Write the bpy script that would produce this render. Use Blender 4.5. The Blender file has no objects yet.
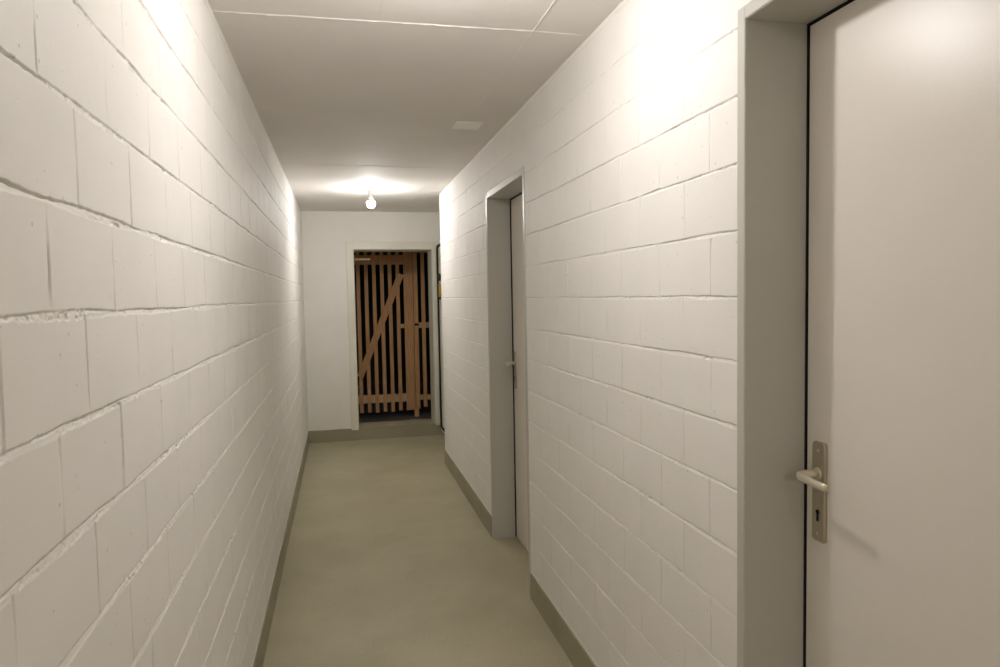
import bpy, bmesh, math, random
import numpy as np
from mathutils import Vector, Matrix

random.seed(4)
SC = bpy.context.scene
COL = SC.collection

# ---------------------------------------------------------------- dimensions
XL, XR = -0.338, 0.8255          # faces of the two block walls
H = 2.258                        # ceiling
YB = -3.95                       # wall behind the photographer
YE = 6.872                       # end wall
YC = 5.662                       # corner where the right wall stops
XN = 1.26                        # back of the niche behind that corner
WT = 0.31                        # thickness of the end wall
SILL = 0.117
BASE = 0.122

# ---------------------------------------------------------------- helpers
def prop(o, label=None, cat=None, group=None, kind=None):
    if label: o['label'] = label
    if cat: o['category'] = cat
    if group: o['group'] = group
    if kind: o['kind'] = kind
    return o

def empty(name, loc):
    o = bpy.data.objects.new(name, None)
    COL.objects.link(o)
    o.location = loc
    return o

def link(name, me, mat, parent=None):
    o = bpy.data.objects.new(name, me)
    COL.objects.link(o)
    if mat is not None:
        for m in (mat if isinstance(mat, (list, tuple)) else [mat]):
            me.materials.append(m)
    if parent is not None:
        o.parent = parent
        # geometry is written in world space: undo the parent's place
        t = Vector((0, 0, 0))
        p = parent
        while p is not None:
            t += p.location
            p = p.parent
        me.transform(Matrix.Translation(-t))
    return o

def box(bm, lo, hi, bev=0.0, seg=2, mi=0):
    v = [bm.verts.new((x, y, z)) for x in (lo[0], hi[0]) for y in (lo[1], hi[1]) for z in (lo[2], hi[2])]
    f = [bm.faces.new([v[i] for i in q]) for q in
         ((0, 1, 3, 2), (4, 6, 7, 5), (0, 4, 5, 1), (2, 3, 7, 6), (0, 2, 6, 4), (1, 5, 7, 3))]
    for k in f: k.material_index = mi
    if bev > 0:
        es = list({e for k in f for e in k.edges})
        r = bmesh.ops.bevel(bm, geom=es, offset=bev, segments=seg, affect='EDGES', profile=0.5)
        for k in r['faces']: k.material_index = mi
    return v

def lathe(bm, prof, c, axis='z', n=32, mi=0):
    """prof: list of (radius, offset along axis)."""
    rings = []
    for r, t in prof:
        ring = []
        for i in range(n):
            a = 2 * math.pi * i / n
            p = (r * math.cos(a), r * math.sin(a), t)
            if axis == 'x': p = (t, r * math.cos(a), r * math.sin(a))
            if axis == 'y': p = (r * math.sin(a), t, r * math.cos(a))
            ring.append(bm.verts.new(Vector(p) + Vector(c)))
        rings.append(ring)
    for a, b in zip(rings, rings[1:]):
        for i in range(n):
            f = bm.faces.new((a[i], a[(i + 1) % n], b[(i + 1) % n], b[i])); f.material_index = mi; f.smooth = True
    for ring in (rings[0], rings[-1]):
        f = bm.faces.new(ring); f.material_index = mi

def tube(bm, pts, radii, n=14, flat=None, closed=False):
    """Swept tube through pts; radii per point (ry, rz ellipse when tuples)."""
    pts = [Vector(p) for p in pts]
    rings = []
    N = len(pts)
    for i, p in enumerate(pts):
        if closed:
            t = (pts[(i + 1) % N] - pts[i - 1]).normalized()
        else:
            t = (pts[min(i + 1, N - 1)] - pts[max(i - 1, 0)]).normalized()
        up = Vector((0, 0, 1)) if abs(t.z) < 0.9 else Vector((0, 1, 0))
        if flat is not None: up = Vector(flat)
        s = t.cross(up).normalized(); u = s.cross(t).normalized()
        r = radii[i] if isinstance(radii, (list, tuple)) else radii
        ra, rb = r if isinstance(r, (list, tuple)) else (r, r)
        rings.append([bm.verts.new(p + s * ra * math.cos(2 * math.pi * k / n) + u * rb * math.sin(2 * math.pi * k / n)) for k in range(n)])
    pairs = list(zip(rings, rings[1:]))
    if closed: pairs.append((rings[-1], rings[0]))
    for a, b in pairs:
        for k in range(n):
            f = bm.faces.new((a[k], a[(k + 1) % n], b[(k + 1) % n], b[k])); f.smooth = True
    if not closed:
        bm.faces.new(rings[0]); bm.faces.new(list(reversed(rings[-1])))

def build(name, bm, mat, parent=None, smooth=False):
    bmesh.ops.recalc_face_normals(bm, faces=bm.faces[:])
    me = bpy.data.meshes.new(name)
    bm.to_mesh(me); bm.free()
    if smooth:
        for p in me.polygons: p.use_smooth = True
    return link(name, me, mat, parent)

def one_box(name, lo, hi, mat, parent=None, bev=0.0, kind=None):
    bm = bmesh.new(); box(bm, lo, hi, bev)
    o = build(name, bm, mat, parent)
    if kind: o['kind'] = kind
    return o

# ---------------------------------------------------------------- materials
class NT:
    def __init__(self, name):
        self.m = bpy.data.materials.new(name); self.m.use_nodes = True
        self.t = self.m.node_tree; self.t.nodes.clear()
        self.out = self.n('ShaderNodeOutputMaterial')
    def n(self, typ, **kw):
        x = self.t.nodes.new(typ)
        for k, v in kw.items(): setattr(x, k, v)
        return x
    def l(self, a, b): self.t.links.new(a, b)
    def coords(self, scale=(1, 1, 1)):
        c = self.n('ShaderNodeTexCoord'); mp = self.n('ShaderNodeMapping')
        mp.inputs['Scale'].default_value = scale
        self.l(c.outputs['Object'], mp.inputs['Vector'])
        return mp.outputs['Vector']
    def noise(self, vec, scale, detail=4, rough=0.55):
        x = self.n('ShaderNodeTexNoise')
        x.inputs['Scale'].default_value = scale; x.inputs['Detail'].default_value = detail
        x.inputs['Roughness'].default_value = rough
        self.l(vec, x.inputs['Vector'])
        return x.outputs['Fac']
    def ramp(self, fac, stops):
        r = self.n('ShaderNodeValToRGB')
        e = r.color_ramp.elements
        while len(e) < len(stops): e.new(0.5)
        for el, (p, c) in zip(e, stops):
            el.position = p; el.color = (*c, 1)
        self.l(fac, r.inputs['Fac'])
        return r.outputs['Color']
    def principled(self, color, rough=0.5, metal=0.0, spec=0.5, normal=None, coat=0.0):
        b = self.n('ShaderNodeBsdfPrincipled')
        if isinstance(color, tuple): b.inputs['Base Color'].default_value = (*color, 1)
        else: self.l(color, b.inputs['Base Color'])
        if isinstance(rough, float): b.inputs['Roughness'].default_value = rough
        else: self.l(rough, b.inputs['Roughness'])
        b.inputs['Metallic'].default_value = metal
        b.inputs['Specular IOR Level'].default_value = spec
        b.inputs['Coat Weight'].default_value = coat
        if normal is not None: self.l(normal, b.inputs['Normal'])
        self.l(b.outputs['BSDF'], self.out.inputs['Surface'])
        return b
    def bump(self, h, strength, dist, prev=None):
        b = self.n('ShaderNodeBump')
        b.inputs['Strength'].default_value = strength; b.inputs['Distance'].default_value = dist
        self.l(h, b.inputs['Height'])
        if prev is not None: self.l(prev, b.inputs['Normal'])
        return b.outputs['Normal']

def mul(c, k): return tuple(min(1, x * k) for x in c)

def mottled(name, col, var=0.05, scale=6.0, rough=0.5, bump=0.15, bscale=120.0, bdist=0.001, spec=0.5, metal=0.0, coat=0.0, pores=0.0, stretch=(1, 1, 1)):
    n = NT(name); v = n.coords(stretch)
    f = n.noise(v, scale)
    c = n.ramp(f, [(0.3, mul(col, 1 - var)), (0.7, mul(col, 1 + var))])
    if pores > 0:
        vo = n.n('ShaderNodeTexVoronoi'); vo.inputs['Scale'].default_value = 38.0
        n.l(v, vo.inputs['Vector'])
        big = n.noise(v, 21.0, 2)
        # only a few cells carry a pore
        ad = n.n('ShaderNodeMath', operation='MULTIPLY_ADD')
        n.l(big, ad.inputs[0]); ad.inputs[1].default_value = -0.30; ad.inputs[2].default_value = 0.215
        lt = n.n('ShaderNodeMath', operation='LESS_THAN')
        n.l(vo.outputs['Distance'], lt.inputs[0]); n.l(ad.outputs[0], lt.inputs[1])
        mx = n.n('ShaderNodeMix', data_type='RGBA')
        mx.inputs[7].default_value = (*mul(col, 1 - pores), 1)
        n.l(lt.outputs[0], mx.inputs[0]); n.l(c, mx.inputs[6])
        c = mx.outputs[2]
    nor = n.bump(n.noise(v, bscale, 3), bump, bdist) if bump > 0 else None
    n.principled(c, rough, metal, spec, nor, coat)
    return n.m

def wood_mat(name, k):
    n = NT(name); v = n.coords((14, 14, 0.9))
    f = n.noise(v, 6.0, 6, 0.6)
    c = n.ramp(f, [(0.25, (k[0] * 0.67, k[1] * 0.335, k[2] * 0.14)), (0.5, (k[0] * 0.82, k[1] * 0.465, k[2] * 0.22)), (0.8, (k[0] * 0.90, k[1] * 0.59, k[2] * 0.32))])
    vo = n.n('ShaderNodeTexVoronoi'); vo.inputs['Scale'].default_value = 5.0
    n.l(n.coords((1, 1, 0.6)), vo.inputs['Vector'])
    k = n.ramp(vo.outputs['Distance'], [(0.03, (0.35, 0.25, 0.2)), (0.09, (1, 1, 1))])
    mx = n.n('ShaderNodeMix', data_type='RGBA', blend_type='MULTIPLY'); mx.inputs[0].default_value = 1
    n.l(c, mx.inputs[6]); n.l(k, mx.inputs[7])
    n.principled(mx.outputs[2], 0.6, 0, 0.3, n.bump(f, 0.2, 0.001))
    return n.m

def floor_mat(name, col):
    n = NT(name); v = n.coords()
    big = n.noise(v, 2.2, 5, 0.6)
    c1 = n.ramp(big, [(0.3, mul(col, 0.9)), (0.7, mul(col, 1.1))])
    sp = n.ramp(n.noise(v, 150.0, 2), [(0.35, (0.9, 0.9, 0.9)), (0.65, (1.05, 1.05, 1.05))])
    mx = n.n('ShaderNodeMix', data_type='RGBA', blend_type='MULTIPLY'); mx.inputs[0].default_value = 1
    n.l(c1, mx.inputs[6]); n.l(sp, mx.inputs[7])
    r = n.ramp(n.noise(v, 3.0, 3), [(0.3, (0.42,) * 3), (0.7, (0.56,) * 3)])
    n.principled(mx.outputs[2], r, 0, 0.4, n.bump(n.noise(v, 220.0, 3), 0.25, 0.001))
    return n.m

def emit_mat(name, col, s):
    n = NT(name)
    e = n.n('ShaderNodeEmission'); e.inputs['Color'].default_value = (*col, 1); e.inputs['Strength'].default_value = s
    n.l(e.outputs[0], n.out.inputs['Surface'])
    return n.m

PAINT = (0.83, 0.81, 0.775)
M_BLOCK = mottled('white_painted_blockwork', PAINT, 0.02, 5.0, 0.62, 0.25, 260.0, 0.0006, pores=0.22)
M_PLASTER = mottled('white_painted_plaster', (0.81, 0.79, 0.745), 0.02, 4.0, 0.6, 0.15, 90.0, 0.001)
M_CEIL = mottled('white_painted_concrete', (0.765, 0.735, 0.70), 0.03, 3.0, 0.75, 0.25, 30.0, 0.0015)
M_FLOOR = floor_mat('olive_grey_floor_paint', (0.455, 0.42, 0.285))
M_BASE = floor_mat('olive_grey_base_paint', (0.34, 0.31, 0.215))
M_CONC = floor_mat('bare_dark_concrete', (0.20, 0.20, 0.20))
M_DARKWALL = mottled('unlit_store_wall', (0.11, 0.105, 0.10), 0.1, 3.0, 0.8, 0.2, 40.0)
M_FRAME = mottled('grey_steel_frame_paint', (0.515, 0.502, 0.455), 0.015, 3.0, 0.38, 0.08, 180.0, 0.0006)
M_DOOR = mottled('warm_grey_door_paint', (0.78, 0.735, 0.68), 0.012, 3.0, 0.34, 0.22, 140.0, 0.0008)
M_GAP = mottled('black_rubber', (0.008, 0.008, 0.008), 0.1, 8.0, 0.8, 0.0)
M_PLATE = mottled('champagne_door_plate', (0.52, 0.47, 0.36), 0.03, 20.0, 0.42, 0.05, 400.0, 0.0004, metal=0.85, stretch=(1, 1, 0.1))
M_HANDLE = mottled('champagne_anodised_aluminium', (0.70, 0.65, 0.53), 0.03, 20.0, 0.34, 0.05, 400.0, 0.0004, metal=0.5, stretch=(1, 1, 0.1))
M_DARK = mottled('dark_metal', (0.02, 0.018, 0.015), 0.1, 8.0, 0.5, 0.0)
M_SHELTER = mottled('cream_shelter_paint', (0.74, 0.72, 0.62), 0.02, 4.0, 0.42, 0.1, 120.0, 0.0008)
M_YELLOW = mottled('yellow_enamel', (0.62, 0.44, 0.06), 0.04, 9.0, 0.4, 0.0)
M_WOOD = wood_mat('pine_wood', (1, 1, 1)); M_RAIL = wood_mat('fresh_pine_wood', (1.06, 1.3, 1.6))
M_PALEWOOD = mottled('pale_wood', (0.62, 0.47, 0.30), 0.1, 9.0, 0.6, 0.1, 60.0, stretch=(0.5, 6, 6))
M_WHITEPL = mottled('white_plastic', (0.82, 0.81, 0.78), 0.01, 5.0, 0.4, 0.0)
M_PATCH = mottled('white_cover_paint', (0.92, 0.90, 0.86), 0.03, 12.0, 0.5, 0.1, 60.0)
M_BULB = emit_mat('lit_bulb_neutral', (1.0, 0.96, 0.935), 205.0)
M_BULB_FILL = emit_mat('added_fill_bulb', (1.0, 0.95, 0.91), 320.0)  # glow of the added fill lamp behind the camera
M_BULB_COOL = emit_mat('lit_bulb_cool', (1.0, 0.97, 0.95), 255.0)

# ---------------------------------------------------------------- blockwork
def vnoise(a, b, sa, sb, seed):
    """Smooth value noise, cells of sa by sb metres, range -1..1."""
    rng = np.random.default_rng(seed)
    T = rng.uniform(-1, 1, (256, 256))
    x = a / sa + 1000.0; y = b / sb + 1000.0
    xi = np.floor(x).astype(int); yi = np.floor(y).astype(int)
    fx = x - xi; fy = y - yi
    fx = fx * fx * (3 - 2 * fx); fy = fy * fy * (3 - 2 * fy)
    g = lambda i, j: T[i % 256, j % 256]
    return ((g(xi, yi) * (1 - fx) + g(xi + 1, yi) * fx) * (1 - fy)
            + (g(xi, yi + 1) * (1 - fx) + g(xi + 1, yi + 1) * fx) * fy)

def grid_lines(lo, hi, cents, half, fine, coarse_n, extra=()):
    s = set()
    cents = sorted(c for c in cents if lo - half < c < hi + half)
    k = int(round(half / fine))
    for c in cents:
        for i in range(-k, k + 1): s.add(round(c + i * fine, 5))
    for a, b in zip(cents, cents[1:]):
        cn = coarse_n((a + b) / 2) if callable(coarse_n) else coarse_n
        for i in range(1, cn): s.add(round(a + half + (b - a - 2 * half) * i / cn, 5))
    L = sorted(x for x in s if lo < x < hi)
    out = [lo]
    for x in L:
        if x - out[-1] > fine * 0.45: out.append(x)
    if hi - out[-1] < fine * 0.45: out.pop()
    out.append(hi)
    for e in extra:                       # snap the nearest line onto each opening edge
        i = min(range(len(out)), key=lambda q: abs(out[q] - e)); out[i] = e
    return np.array(sorted(set(out)))

def block_wall(name, x, out_dir, y0, y1, step, ph_even, ph_odd, zref, openings, seed, jw):
    """A laid block wall whose mortar joints are real recesses. out_dir +1/-1: where it faces."""
    CO = 0.1402
    k0 = int(math.floor((0 - zref) / CO)); k1 = int(math.ceil((H - zref) / CO))
    beds = [zref + k * CO for k in range(k0, k1 + 1)]
    heads = sorted([ph_even + i * step for i in range(-40, 60)] + [ph_odd + i * step for i in range(-40, 60)])
    heads = [h for h in heads if y0 - 0.02 < h < y1 + 0.02]
    ey = [e for o in openings for e in (o[0], o[1])]
    ez = [e for o in openings for e in (o[2],)]
    nearlines = grid_lines(y0, y1, heads, 0.010, 0.002, (lambda y: 56 if 0.75 < y < 2.3 else 12 if y > 0.75 else 3), ey)
    zl = grid_lines(0.0, H, beds, 0.012, 0.0015, 5, ez)
    Y, Z = np.meshgrid(nearlines, zl, indexing='ij')
    k = np.floor((Z - zref) / CO).astype(int)          # course number
    # slow waviness of every line
    kb = np.round((Z - zref) / CO)                      # number of the nearest bed joint
    rag = vnoise(Y, Z, 0.009, 0.009, seed) * 0.0010 + vnoise(Y, Z, 0.045, 0.05, seed + 1) * 0.0005
    dz = Z - zref - kb * CO + rag + vnoise(Y, kb, 0.5, 1, seed + 2) * 0.0009
    even = (k % 2 == 0)
    ph = np.where(even, ph_even, ph_odd)
    jn = np.round((Y - ph) / step)
    dy = Y - ph - jn * step
    jid = jn * 7.31 + k * 3.77                          # one number per head joint
    dy = dy + vnoise(jid, jid * 0, 1.0, 1.0, seed + 3) * 0.005 + vnoise(Y, Z, 0.008, 0.012, seed + 4) * 0.0008
    # bed joint: width and depth vary along the joint; crumbly mortar smeared with paint
    bw = jw + 0.6 * jw * vnoise(Y, kb, 0.13, 1, seed + 5)
    bdep = 0.0020 + 0.0013 * vnoise(Y, kb, 0.17, 1, seed + 6)
    prof_b = np.clip((bw + 0.0010 - np.abs(dz)) / 0.0016, 0, 1)
    lean = np.clip(0.8 + 0.35 * dz / np.maximum(bw, 1e-4), 0.35, 1.2)
    crumb = (vnoise(Y * 0.8 + Z * 0.6, Z * 0.8 - Y * 0.6, 0.007, 0.0045, seed + 7) * 0.0013
             + vnoise(Y, Z, 0.0042, 0.0038, seed + 8) * 0.0009)
    some = np.clip(0.55 + 0.9 * vnoise(Y, kb, 0.09, 1, seed + 14), 0.15, 1)
    rec = prof_b * (np.maximum(bdep, 0.0005) * lean + np.maximum(crumb * some, -0.0009))
    # cracks: an open line under the upper block and scratches through the mortar
    crack = np.exp(-((dz - bw * 0.75) / 0.0011) ** 2) * np.clip(vnoise(Y, kb, 0.035, 1, seed + 16) + 0.35 + 0.6 * vnoise(Y, kb, 0.22, 1, seed + 17), 0, 1)
    pit = np.clip((vnoise(Y * 0.9 + Z * 0.5, Z * 0.9 - Y * 0.5, 0.0075, 0.0042, seed + 18) - 0.22) * 2.6, 0, 1) * np.clip(0.3 + 1.2 * vnoise(Y, kb, 0.11, 1, seed + 19), 0, 1)
    rec = rec + np.minimum((crack * 1.5 + prof_b * pit * 1.2) * jw, 0.0065)
    hw = 0.45 * jw + 0.25 * jw * vnoise(jid, Z, 1.0, 0.05, seed + 9)
    open_ = np.clip((0.85 if out_dir > 0 else 0.75) + 0.8 * vnoise(jid, jid * 0, 1.0, 1.0, seed + 15), 0.2, 1.2)
    gap = np.clip(0.65 + 0.9 * vnoise(jid, Z, 1.0, 0.024, seed + 10) + 0.8 * vnoise(jid, Z, 1.0, 0.008, seed + 11), 0.08, 1.2)
    prof_h = np.clip((hw + 0.0010 - np.abs(dy)) / 0.0014, 0, 1)
    rec = np.maximum(rec, prof_h * (0.0030 + 0.55 * jw) * gap * open_)
    # faces: each block sits a hair proud or back, paint is a little wavy
    face = vnoise(np.floor((Y - ph) / step) + k * 17.0, k * 1.0, 1.0, 1.0, seed + 12) * 0.0003
    face = face + vnoise(Y, Z, 0.05, 0.05, seed + 13) * 0.00016
    X = x + out_dir * (face - rec)
    ny, nz = Y.shape
    co = np.stack([X, Y, Z], -1).reshape(-1, 3)
    idx = np.arange(ny * nz).reshape(ny, nz)
    q = np.stack([idx[:-1, :-1], idx[1:, :-1], idx[1:, 1:], idx[:-1, 1:]], -1)
    if out_dir > 0: pass
    else: q = q[..., ::-1]
    yc = (nearlines[:-1] + nearlines[1:]) / 2; zc = (zl[:-1] + zl[1:]) / 2
    keep = np.ones((ny - 1, nz - 1), bool)
    for a, b, t in openings:
        keep &= ~(((yc > a) & (yc < b))[:, None] & (zc < t)[None, :])
    q = q[keep].reshape(-1, 4)
    # solid body behind the face, so the wall has its thickness from any side
    bv = []; bf = []
    def body(lo, hi):
        n0 = len(co) + len(bv)
        for xx in (lo[0], hi[0]):
            for yy in (lo[1], hi[1]):
                for zz in (lo[2], hi[2]): bv.append((xx, yy, zz))
        for f in ((0, 1, 3, 2), (4, 6, 7, 5), (0, 4, 5, 1), (2, 3, 7, 6), (0, 2, 6, 4), (1, 5, 7, 3)):
            bf.append([n0 + i for i in f])
    xa, xb = sorted((x - out_dir * 0.010, x - out_dir * 0.15))
    cuts = sorted(openings); yy = y0
    for a, b, t in cuts:
        body((xa, yy, 0), (xb, a, H)); body((xa, a, t), (xb, b, H)); yy = b
    body((xa, yy, 0), (xb, y1 - 0.001, H))
    allv = np.concatenate([co, np.array(bv)]); allq = np.concatenate([q, np.array(bf)])
    me = bpy.data.meshes.new(name)
    me.vertices.add(len(allv)); me.vertices.foreach_set('co', allv.astype(np.float32).ravel())
    me.loops.add(len(allq) * 4); me.loops.foreach_set('vertex_index', allq.astype(np.int32).ravel())
    me.polygons.add(len(allq))
    me.polygons.foreach_set('loop_start', np.arange(0, len(allq) * 4, 4, dtype=np.int32))
    me.polygons.foreach_set('use_smooth', np.concatenate([np.ones(len(q), bool), np.zeros(len(bf), bool)]))
    me.update(calc_edges=True); me.validate()
    o = link(name, me, M_BLOCK)
    o['kind'] = 'structure'
    return o

# door openings: inner edges of the steel frames
D1 = dict(y0=0.474, y1=1.274, z=1.966, fl=0.028, x=0.970, seal=0.001)
D2 = dict(y0=3.030, y1=3.797, z=1.958, fl=0.034, x=0.962, seal=0.006)
ops = [(d['y0'] - 0.012, d['y1'] + 0.012, d['z'] + 0.012) for d in (D1, D2)]
block_wall('wall_left', XL, 1, YB, YE, 0.2430, 1.408, 1.274, 1.3945, [], 11, 0.0044)
block_wall('wall_right', XR, -1, YB, YC, 0.2515, 1.412, 1.537, 1.3975, ops, 42, 0.0030)

# ---------------------------------------------------------------- setting
one_box('floor', (XL - 0.15, YB - 0.15, -0.12), (XN + 0.12, YE + 0.02, 0.0), M_FLOOR, kind='structure')
one_box('wall_back', (XL - 0.15, YB - 0.15, 0), (XN, YB, H), M_PLASTER, kind='structure')
# niche behind the corner
bm = bmesh.new()
box(bm, (XR + 0.004, YC - 0.15, 0), (XN + 0.12, YC, H))
build('wall_return', bm, M_PLASTER)['kind'] = 'structure'
one_box('wall_niche', (XN, YC, 0), (XN + 0.12, YE, H), M_PLASTER, kind='structure')

# end wall with the low opening
OX0, OX1, OZ1 = 0.142, 0.913, 1.888
bm = bmesh.new()
box(bm, (XL - 0.15, YE, 0), (OX0, YE + WT, H)); box(bm, (OX1, YE, 0), (XN + 0.12, YE + WT, H))
box(bm, (OX0, YE, OZ1), (OX1, YE + WT, H)); box(bm, (OX0, YE + 0.002, 0), (OX1, YE + WT, SILL - 0.003))
build('wall_end', bm, M_PLASTER)['kind'] = 'structure'

# ceiling with casting ridges left by the formwork boards
bm = bmesh.new()
box(bm, (XL - 0.15, YB - 0.15, H), (XN + 0.12, YE + 0.02, H + 0.14))
def ridge(p, q, w, h, gaps=0.0):
    p = Vector((*p, 0)); q = Vector((*q, 0)); d = (q - p); L = d.length; d.normalize(); s = Vector((-d.y, d.x, 0))
    n = max(2, int(L / 0.02)); prev = None
    for i in range(n + 1):
        c = p + d * (L * i / n) + s * random.uniform(-0.0012, 0.0012)
        hh = h * random.uniform(0.45, 1.15)
        if random.random() < gaps: hh = 0.0003
        ww = w * random.uniform(0.8, 1.2)
        r = [bm.verts.new((c + s * ww).to_tuple()[:2] + (H + 0.001,)), bm.verts.new(c.to_tuple()[:2] + (H - hh,)), bm.verts.new((c - s * ww).to_tuple()[:2] + (H + 0.001,))]
        if prev:
            bm.faces.new((prev[0], r[0], r[1], prev[1])); bm.faces.new((prev[1], r[1], r[2], prev[2]))
        prev = r
ridge((XL, 2.180), (0.63, 2.156), 0.0045, 0.0038)
ridge((0.63, 2.156), (XR, 2.160), 0.003, 0.002, 0.3)
ridge((0.626, YB), (0.630, 2.156), 0.004, 0.0034)
ridge((0.630, 2.156), (0.640, 4.50), 0.0028, 0.0016, 0.3)
ridge((0.145, YB), (0.143, 2.16), 0.0022, 0.0014, 0.2)
ridge((0.143, 3.25), (0.138, 4.50), 0.003, 0.0018, 0.2)
ridge((XL, 4.485), (XR, 4.515), 0.0035, 0.0020, 0.15)
ridge((0.64, 4.5), (0.66, YE), 0.003, 0.0014, 0.2)
ridge((0.74, 4.5), (0.77, YE), 0.003, 0.0014, 0.2)
build('ceiling', bm, M_CEIL)['kind'] = 'structure'

# painted base band along the walls
def band(name, pts_fn, length, mat=M_BASE):
    """A thin coat of floor paint pulled up the wall with a hand-cut upper edge."""
    bm = bmesh.new(); n = max(2, int(length / 0.06)); prev = None
    for i in range(n + 1):
        (ax, ay), (nx, ny) = pts_fn(i / n)
        hz = BASE + 0.0012 * math.sin(i * 1.7) + random.uniform(-0.0008, 0.0008)
        t = 0.0045
        r = [bm.verts.new((ax + nx * t * a, ay + ny * t * a, z)) for a, z in ((-1, 0.0), (1, 0.0), (1, hz - 0.002), (0.6, hz), (-1, hz))]
        if prev:
            for k in range(5): bm.faces.new((prev[k], r[k], r[(k + 1) % 5], prev[(k + 1) % 5]))
        else: bm.faces.new(r)
        prev = r
    bm.faces.new(prev)
    build(name, bm, mat)['kind'] = 'structure'
def along_y(x, nx, a, b): return (lambda t: ((x, a + (b - a) * t), (nx, 0))), b - a
def along_x(y, ny, a, b): return (lambda t: ((a + (b - a) * t, y), (0, ny))), b - a
band('baseboard_left', *along_y(XL, 1, YB, YE))
band('baseboard_right', *along_y(XR, -1, D1['y1'] + D1['fl'], D2['y0'] - D2['fl']))
band('baseboard_right_far', *along_y(XR, -1, D2['y1'] + D2['fl'], YC))
band('baseboard_right_near', *along_y(XR, -1, YB, D1['y0'] - D1['fl']))
band('baseboard_end', *along_x(YE, -1, XL, XN))
band('baseboard_back', *along_x(YB, 1, XL, XR))
band('baseboard_niche', *along_y(XN, -1, YC, YE))
one_box('trim_sill', (OX0, YE - 0.0045, SILL - 0.003), (OX1, YE + WT, SILL), M_FLOOR, kind='structure')

# dark store beyond the end wall
SY0, SY1 = YE + WT, 11.2
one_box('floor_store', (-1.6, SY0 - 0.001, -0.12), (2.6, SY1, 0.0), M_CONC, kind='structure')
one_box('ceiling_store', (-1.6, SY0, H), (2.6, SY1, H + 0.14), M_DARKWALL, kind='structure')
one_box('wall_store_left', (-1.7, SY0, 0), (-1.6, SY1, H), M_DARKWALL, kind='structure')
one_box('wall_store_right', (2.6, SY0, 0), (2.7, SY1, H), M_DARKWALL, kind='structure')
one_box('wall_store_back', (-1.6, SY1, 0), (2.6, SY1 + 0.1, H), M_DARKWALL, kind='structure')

# ---------------------------------------------------------------- grey doors on the right
def steel_frame(name, d):
    """Pressed steel frame: flange on the wall face, deep reveal, rebate with black seal."""
    y0, y1, z, fl, xd = d['y0'], d['y1'], d['z'], d['fl'], d['x']; sl = d['seal']
    xf = XR - 0.0025
    root = empty(name, (XR, (y0 + y1) / 2, 0)); root['kind'] = 'structure'
    bm = bmesh.new()
    b = 0.003
    box(bm, (xf, y1, 0), (XR + 0.012, y1 + fl, z + fl), b)            # flanges
    box(bm, (xf, y0 - fl, 0), (XR + 0.012, y0, z + fl), b)
    box(bm, (xf, y0 - 0.001, z), (XR + 0.012, y1 + 0.001, z + fl), b)
    xr = xd + 0.045
    box(bm, (xf + 0.003, y1 - 0.0006, 0), (xr, y1 + 0.011, z + 0.010))          # reveals
    box(bm, (xf + 0.003, y0 - 0.011, 0), (xr, y0 + 0.0006, z + 0.010))
    box(bm, (xf + 0.003, y0, z - 0.0006), (xr, y1, z + 0.011))
    build('frame', bm, M_FRAME, root)
    bm = bmesh.new(); g = 0.0135
    box(bm, (xd + 0.003, y1 - g, 0.004), (xd + 0.046, y1, z)); box(bm, (xd - sl, y1 - 0.003, 0.004), (xd + 0.01, y1, z)); box(bm, (xd - sl, y0, z - 0.003), (xd + 0.01, y1, z)); box(bm, (xd + 0.003, y0, 0.004), (xd + 0.046, y0 + g, z))
    box(bm, (xd + 0.003, y0 + g, z - g), (xd + 0.046, y1 - g, z))
    build('seal', bm, M_GAP, root)
    return root

def rounded_plate(bm, xface, t, yc, zc, w, h, bow, r, n=6):
    """Door plate standing on x = xface, towards -x, with bowed ends."""
    pts = []
    for sy, sz, a0 in ((1, 1, 0), (-1, 1, 90), (-1, -1, 180), (1, -1, 270)):
        for i in range(n + 1):
            a = math.radians(a0 + 90 * i / n)
            y = sy * (w / 2 - r) + r * math.cos(a); zz = sz * (h / 2 - r) + r * math.sin(a)
            zz += sz * bow * (1 - (y / (w / 2)) ** 2)
            pts.append((yc + y, zc + zz))
    lay = [[bm.verts.new((xx, yc + (py - yc) * s, zc + (pz - zc) * (1 - (1 - s) * w / h))) for py, pz in pts]
           for xx, s in ((xface, 1.0), (xface - t * 0.6, 1.0), (xface - t, 0.90))]
    for a, b in zip(lay, lay[1:]):
        for i in range(len(pts)):
            bm.faces.new((a[i], a[(i + 1) % len(pts)], b[(i + 1) % len(pts)], b[i]))
    bm.faces.new(lay[0]); bm.faces.new(lay[-1])

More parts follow.
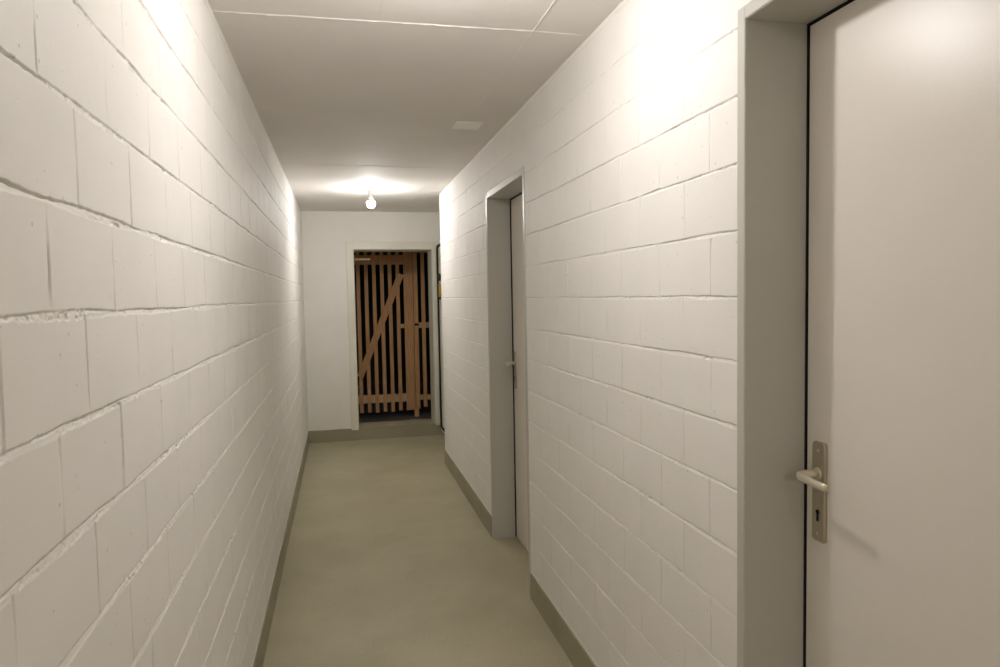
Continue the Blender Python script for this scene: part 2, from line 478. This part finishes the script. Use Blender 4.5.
def grey_door(name, d, label, yh, zc):
    y0, y1, z, xd = d['y0'], d['y1'], d['z'], d['x']
    root = empty(name, (xd, (y0 + y1) / 2, 0.0))
    prop(root, label, 'door', kind='structure')
    bm = bmesh.new()
    box(bm, (xd, y0 + 0.008, 0.006), (xd + 0.04, y1 - 0.0078, z - 0.007), 0.002)
    build('leaf', bm, M_DOOR, root)
    bm = bmesh.new()
    rounded_plate(bm, xd, 0.007, yh, zc, 0.040, 0.207, 0.004, 0.006)
    plate = build('escutcheon', bm, M_PLATE, root)
    # lever on its short neck, turning back along the door
    zl = zc + 0.040
    bm = bmesh.new()
    lathe(bm, [(0.0125, xd - 0.006), (0.0125, xd - 0.010), (0.0105, xd - 0.012)], (0, yh, zl), 'x', 24)
    P = [(xd - 0.008, 0), (xd - 0.022, 0), (xd - 0.036, 0.001), (xd - 0.047, 0.001), (xd - 0.055, -0.003), (xd - 0.0590, -0.011),
         (xd - 0.0615, -0.026), (xd - 0.0640, -0.046), (xd - 0.0665, -0.068), (xd - 0.0680, -0.090), (xd - 0.0665, -0.105)]
    R_ = [(0.0085, 0.0085), (0.0085, 0.0085), (0.008, 0.0088), (0.0068, 0.0088), (0.0056, 0.0086), (0.005, 0.0084), (0.005, 0.0084), (0.005, 0.0084), (0.005, 0.0084), (0.0048, 0.008), (0.0035, 0.0066)]
    tube(bm, [(x, yh + dy, zl) for x, dy in P], R_, 18, flat=(0, 0, 1))
    build('lever', bm, M_HANDLE, plate)
    bm = bmesh.new()
    zk = zc - 0.048
    lathe(bm, [(0.0048, xd - 0.0085), (0.0048, xd - 0.0066)], (0, yh, zk + 0.006), 'x', 16)
    box(bm, (xd - 0.0085, yh - 0.0026, zk - 0.014), (xd - 0.0066, yh + 0.0026, zk + 0.006))
    build('keyhole', bm, M_GAP, plate)
    for s in (1, -1):
        bm = bmesh.new()
        lathe(bm, [(0.0032, xd - 0.0080), (0.0032, xd - 0.0066)], (0, yh, zc + s * 0.088), 'x', 12)
        build('screw', bm, M_HANDLE, plate)
    return root

steel_frame('trim_1', D1); steel_frame('trim_2', D2)
grey_door('door_1', D1, 'large warm grey door nearest the camera, with bright lamp reflection and lever handle', 1.222, 0.987)
grey_door('door_2', D2, 'grey door set deep in the frame halfway down the white corridor', 3.745, 0.987)

# ---------------------------------------------------------------- shelter frame and its open door
fr = empty('trim_3', ((OX0 + OX1) / 2, YE, SILL)); fr['kind'] = 'structure'
bm = bmesh.new()
F = 0.064; yf = YE - 0.016
box(bm, (OX0 - F - 0.004, yf, SILL - 0.012), (OX0, YE + 0.01, OZ1 + F + 0.012), 0.004)
box(bm, (OX1, yf, SILL - 0.012), (OX1 + 0.042, YE + 0.01, OZ1 + F + 0.012), 0.004)
box(bm, (OX0 - 0.002, yf, OZ1), (OX1 + 0.002, YE + 0.01, OZ1 + F + 0.012), 0.004)
build('flange', bm, M_SHELTER, fr)
bm = bmesh.new()
box(bm, (OX0 - 0.004, YE + 0.004, SILL), (OX0 + 0.004, YE + WT, OZ1)); box(bm, (OX1 - 0.004, YE + 0.004, SILL), (OX1 + 0.004, YE + WT, OZ1))
box(bm, (OX0, YE + 0.004, OZ1 - 0.004), (OX1, YE + WT, OZ1 + 0.004))
build('lining', bm, M_SHELTER, fr)

SX = 0.966
sd = empty('shelter_door', (SX + 0.1, 6.38, 0.0))
prop(sd, 'thick cream shelter door with black rubber gasket standing open behind the wall corner', 'door', kind='thing')
bm = bmesh.new()
box(bm, (SX, 5.90, 0.050), (SX + 0.19, 6.838, 1.975), 0.008)
build('slab', bm, M_SHELTER, sd)
bm = bmesh.new(); pts = []
gy0, gy1, gz0, gz1, gr = 6.00, 6.795, 0.098, 1.914, 0.035
for cy, cz, a0 in ((gy1 - gr, gz1 - gr, 0), (gy0 + gr, gz1 - gr, 90), (gy0 + gr, gz0 + gr, 180), (gy1 - gr, gz0 + gr, 270)):
    for i in range(7):
        a = math.radians(a0 + 15 * i); pts.append((SX - 0.006, cy + gr * math.cos(a), cz + gr * math.sin(a)))
tube(bm, pts, 0.0105, 10, flat=(1, 0, 0), closed=True)
build('gasket', bm, M_GAP, sd)
bm = bmesh.new(); box(bm, (SX - 0.006, 6.06, 0.20), (SX + 0.002, 6.72, 1.82), 0.003)
build('inner_panel', bm, M_SHELTER, sd)
bm = bmesh.new(); box(bm, (SX - 0.024, 6.44, 1.405), (SX - 0.005, 6.66, 1.535), 0.004)
lk = build('latch_plate', bm, M_YELLOW, sd); lk['label'] = 'yellow latch plate'
for z0, z1 in ((1.565, 1.635), (1.385, 1.415)):
    bm = bmesh.new(); lathe(bm, [(0.5 * (z1 - z0), SX - 0.032), (0.5 * (z1 - z0), SX - 0.005)], (0, 6.63, (z0 + z1) / 2), 'x', 16)
    build('latch_bolt', bm, M_DARK, sd)
bm = bmesh.new(); box(bm, (SX - 0.03, 6.14, 0.17), (SX - 0.004, 6.52, 0.39), 0.005)
build('cover_plate', bm, M_SHELTER, sd)
for z0 in (0.40, 1.52):
    bm = bmesh.new(); lathe(bm, [(0.022, z0), (0.022, z0 + 0.14)], (SX + 0.215, 6.80, 0), 'z', 16)
    build('hinge', bm, M_SHELTER, sd)
for y0 in (6.02, 6.62):      # carriers keep the slab off the floor
    bm = bmesh.new(); box(bm, (SX + 0.06, y0, 0.0), (SX + 0.13, y0 + 0.07, 0.06), 0.004)
    build('support_foot', bm, M_DARK, sd)

# ---------------------------------------------------------------- slatted gate and partition in the store
YS = 8.05
def board(bm, x0, x1, z0, z1, yf, t, lean=0.0, bev=0.003):
    """Upright board; lean shifts its upper end sideways."""
    v = box(bm, (x0, yf, z0), (x1, yf + t, z1), 0)
    for k in v:
        if k.co.z > (z0 + z1) / 2: k.co.x += lean
GB = 0.075                      # lower end of the slats
gate = empty('slatted_gate', (0.5, YS, 0.0))
prop(gate, 'rough pine slatted gate with diagonal brace inside the cream framed opening', 'gate')
slats = [(0.009 + 0.0903 * i, 0.051 + 0.0903 * i) for i in range(8)]
for a, b in slats:
    bm = bmesh.new(); board(bm, a, b, GB + random.uniform(-0.008, 0.008), 2.03, YS, 0.02)
    build('slat', bm, M_WOOD, gate)
bm = bmesh.new(); board(bm, 0.729, 0.834, GB + 0.008, 2.03, YS - 0.022, 0.022)
build('stile_board', bm, M_WOOD, gate)
for z0, z1 in ((1.796, 1.907), (0.181, 0.278)):
    bm = bmesh.new(); box(bm, (0.0, YS + 0.02, z0), (0.834, YS + 0.042, z1), 0.002)
    build('rail', bm, M_RAIL if z0 < 1 else M_WOOD, gate)
bm = bmesh.new()                # brace from the lower left up to the stile
p0, p1 = Vector((0.202, 0, 0.50)), Vector((0.700, 0, 1.685)); d = (p1 - p0).normalized(); s = Vector((d.z, 0, -d.x)) * 0.037
c = [p0 + s, p0 - s, p1 - s, p1 + s]
lo = [bm.verts.new((q.x, YS - 0.022, q.z)) for q in c]; hi = [bm.verts.new((q.x, YS - 0.0005, q.z)) for q in c]
bm.faces.new(lo); bm.faces.new(hi)
for i in range(4): bm.faces.new((lo[i], lo[(i + 1) % 4], hi[(i + 1) % 4], hi[i]))
build('brace', bm, M_WOOD, gate)
bm = bmesh.new(); box(bm, (-0.08, SY0 + 0.001, 1.799), (0.313, SY0 + 0.024, 1.819), 0.002)
build('batten', bm, M_PALEWOOD, fr)['label'] = 'pale thin wooden batten'
bm = bmesh.new(); box(bm, (0.685, YS - 0.010, 1.052), (0.728, YS + 0.022, 1.100), 0.002)
build('latch_bar', bm, M_RAIL, gate)

part = empty('slatted_partition', (0.95, YS, 0.0))
prop(part, 'fixed pine slat panel with floor post between the gate and the opening\'s far jamb', 'slat partition', kind='thing')
bm = bmesh.new(); board(bm, 0.842, 0.892, 0.092, 2.25, YS - 0.006, 0.05)
ps = build('post', bm, M_WOOD, part)
bm = bmesh.new(); box(bm, (0.822, YS + 0.002, 0.0), (0.876, YS + 0.04, 0.092), 0.002)
build('foot_block', bm, M_WOOD, ps)
bm = bmesh.new(); box(bm, (0.846, YS - 0.020, 1.078), (0.892, YS - 0.0065, 1.102), 0.003)
build('latch_keeper', bm, M_DARK, ps)['label'] = 'small dark iron latch keeper'
for a in (0.933, 1.028, 1.120, 1.212):
    bm = bmesh.new(); board(bm, a, a + 0.044, GB + 0.03 + random.uniform(-0.01, 0.01), 2.03, YS, 0.02)
    build('slat', bm, M_WOOD, part)
for z0, z1 in ((1.93, 2.03), (1.047, 1.113), (0.190, 0.252)):
    bm = bmesh.new(); box(bm, (0.890, YS + 0.02, z0), (1.30, YS + 0.042, z1), 0.002)
    build('rail', bm, M_RAIL if z0 < 1.5 else M_WOOD, part)
bm = bmesh.new(); board(bm, 1.30, 1.35, 0.0, 2.25, YS - 0.006, 0.05)
build('post', bm, M_WOOD, part)
# ---------------------------------------------------------------- lamps and ceiling plate
def ceiling_lamp(loc, label, mat, group):
    t = empty('ceiling_lamp', loc); prop(t, label, 'lamp', group)
    x, y, z = loc
    bm = bmesh.new(); lathe(bm, [(0.056, z), (0.056, z - 0.008), (0.050, z - 0.014), (0.03, z - 0.017)], (x, y, 0), 'z', 36)
    build('rose', bm, M_WHITEPL, t)
    bm = bmesh.new(); lathe(bm, [(0.024, z - 0.016), (0.024, z - 0.050), (0.021, z - 0.056), (0.015, z - 0.057)], (x, y, 0), 'z', 28)
    build('socket', bm, M_WHITEPL, t)
    bm = bmesh.new()
    prof = [(0.0135, z - 0.056), (0.0145, z - 0.066), (0.019, z - 0.078), (0.026, z - 0.092), (0.031, z - 0.106), (0.0325, z - 0.118),
            (0.031, z - 0.130), (0.026, z - 0.141), (0.018, z - 0.149), (0.009, z - 0.1535), (0.002, z - 0.1545)]
    lathe(bm, prof[:5], (x, y, 0), 'z', 24, 1)         # white lamp body
    lathe(bm, prof[4:], (x, y, 0), 'z', 24, 0)         # shining dome
    build('bulb', bm, (mat, M_WHITEPL), t)
    return t
ceiling_lamp((0.256, 5.400, H), 'bare lit bulb on the ceiling before the wooden gate', M_BULB_COOL, 'bare bulbs on the corridor ceiling')
ceiling_lamp((0.256, 1.610, H), 'bare lit bulb on the ceiling beside the nearest grey door, above the frame', M_BULB, 'bare bulbs on the corridor ceiling')
ceiling_lamp((0.256, -2.180, H), 'added unseen fill bulb on the ceiling far behind the photographer', M_BULB_FILL, 'bare bulbs on the corridor ceiling')  # unseen lamp, added to lift the overall light level

cv = one_box('junction_box_cover', (0.575, 3.311, H - 0.004), (0.709, 3.448, H), M_PATCH, bev=0.0012)
prop(cv, 'small square white cover plate on the ceiling by the right wall', 'cover plate')

# ---------------------------------------------------------------- camera
f, yaw, pitch, roll = 682.2, 0.229225, 0.055295, -0.018366
w = Vector((math.sin(yaw) * math.cos(pitch), math.cos(yaw) * math.cos(pitch), -math.sin(pitch)))
r = Vector((math.cos(yaw), -math.sin(yaw), 0)); u = r.cross(w)
rr = r * math.cos(roll) + u * math.sin(roll); uu = -r * math.sin(roll) + u * math.cos(roll)
cd = bpy.data.cameras.new('camera'); cam = bpy.data.objects.new('camera', cd); COL.objects.link(cam)
m = Matrix.Identity(4)
for i in range(3):
    m[i][0], m[i][1], m[i][2] = rr[i], uu[i], -w[i]
m[0][3], m[1][3], m[2][3] = 0.0, 0.0, 1.41
cam.matrix_world = m
cd.sensor_fit = 'HORIZONTAL'; cd.sensor_width = 36.0; cd.lens = f / 1000 * 36
cd.clip_start = 0.02
SC.camera = cam

# ---------------------------------------------------------------- world and view
W = bpy.data.worlds.new('world'); SC.world = W; W.use_nodes = True
bg = W.node_tree.nodes.get('Background')
if bg is None:
    bg = W.node_tree.nodes.new('ShaderNodeBackground')
    ow = W.node_tree.nodes.new('ShaderNodeOutputWorld'); W.node_tree.links.new(bg.outputs[0], ow.inputs[0])
bg.inputs[0].default_value = (0, 0, 0, 1); bg.inputs[1].default_value = 0.0
SC.view_settings.view_transform = 'Standard'
SC.view_settings.look = 'None'
SC.view_settings.gamma = 1.0
SC.view_settings.exposure = 0.84
SC.view_settings.use_curve_mapping = False
SC.cycles.max_bounces = 12
SC.cycles.diffuse_bounces = 8
SC.cycles.use_denoising = True
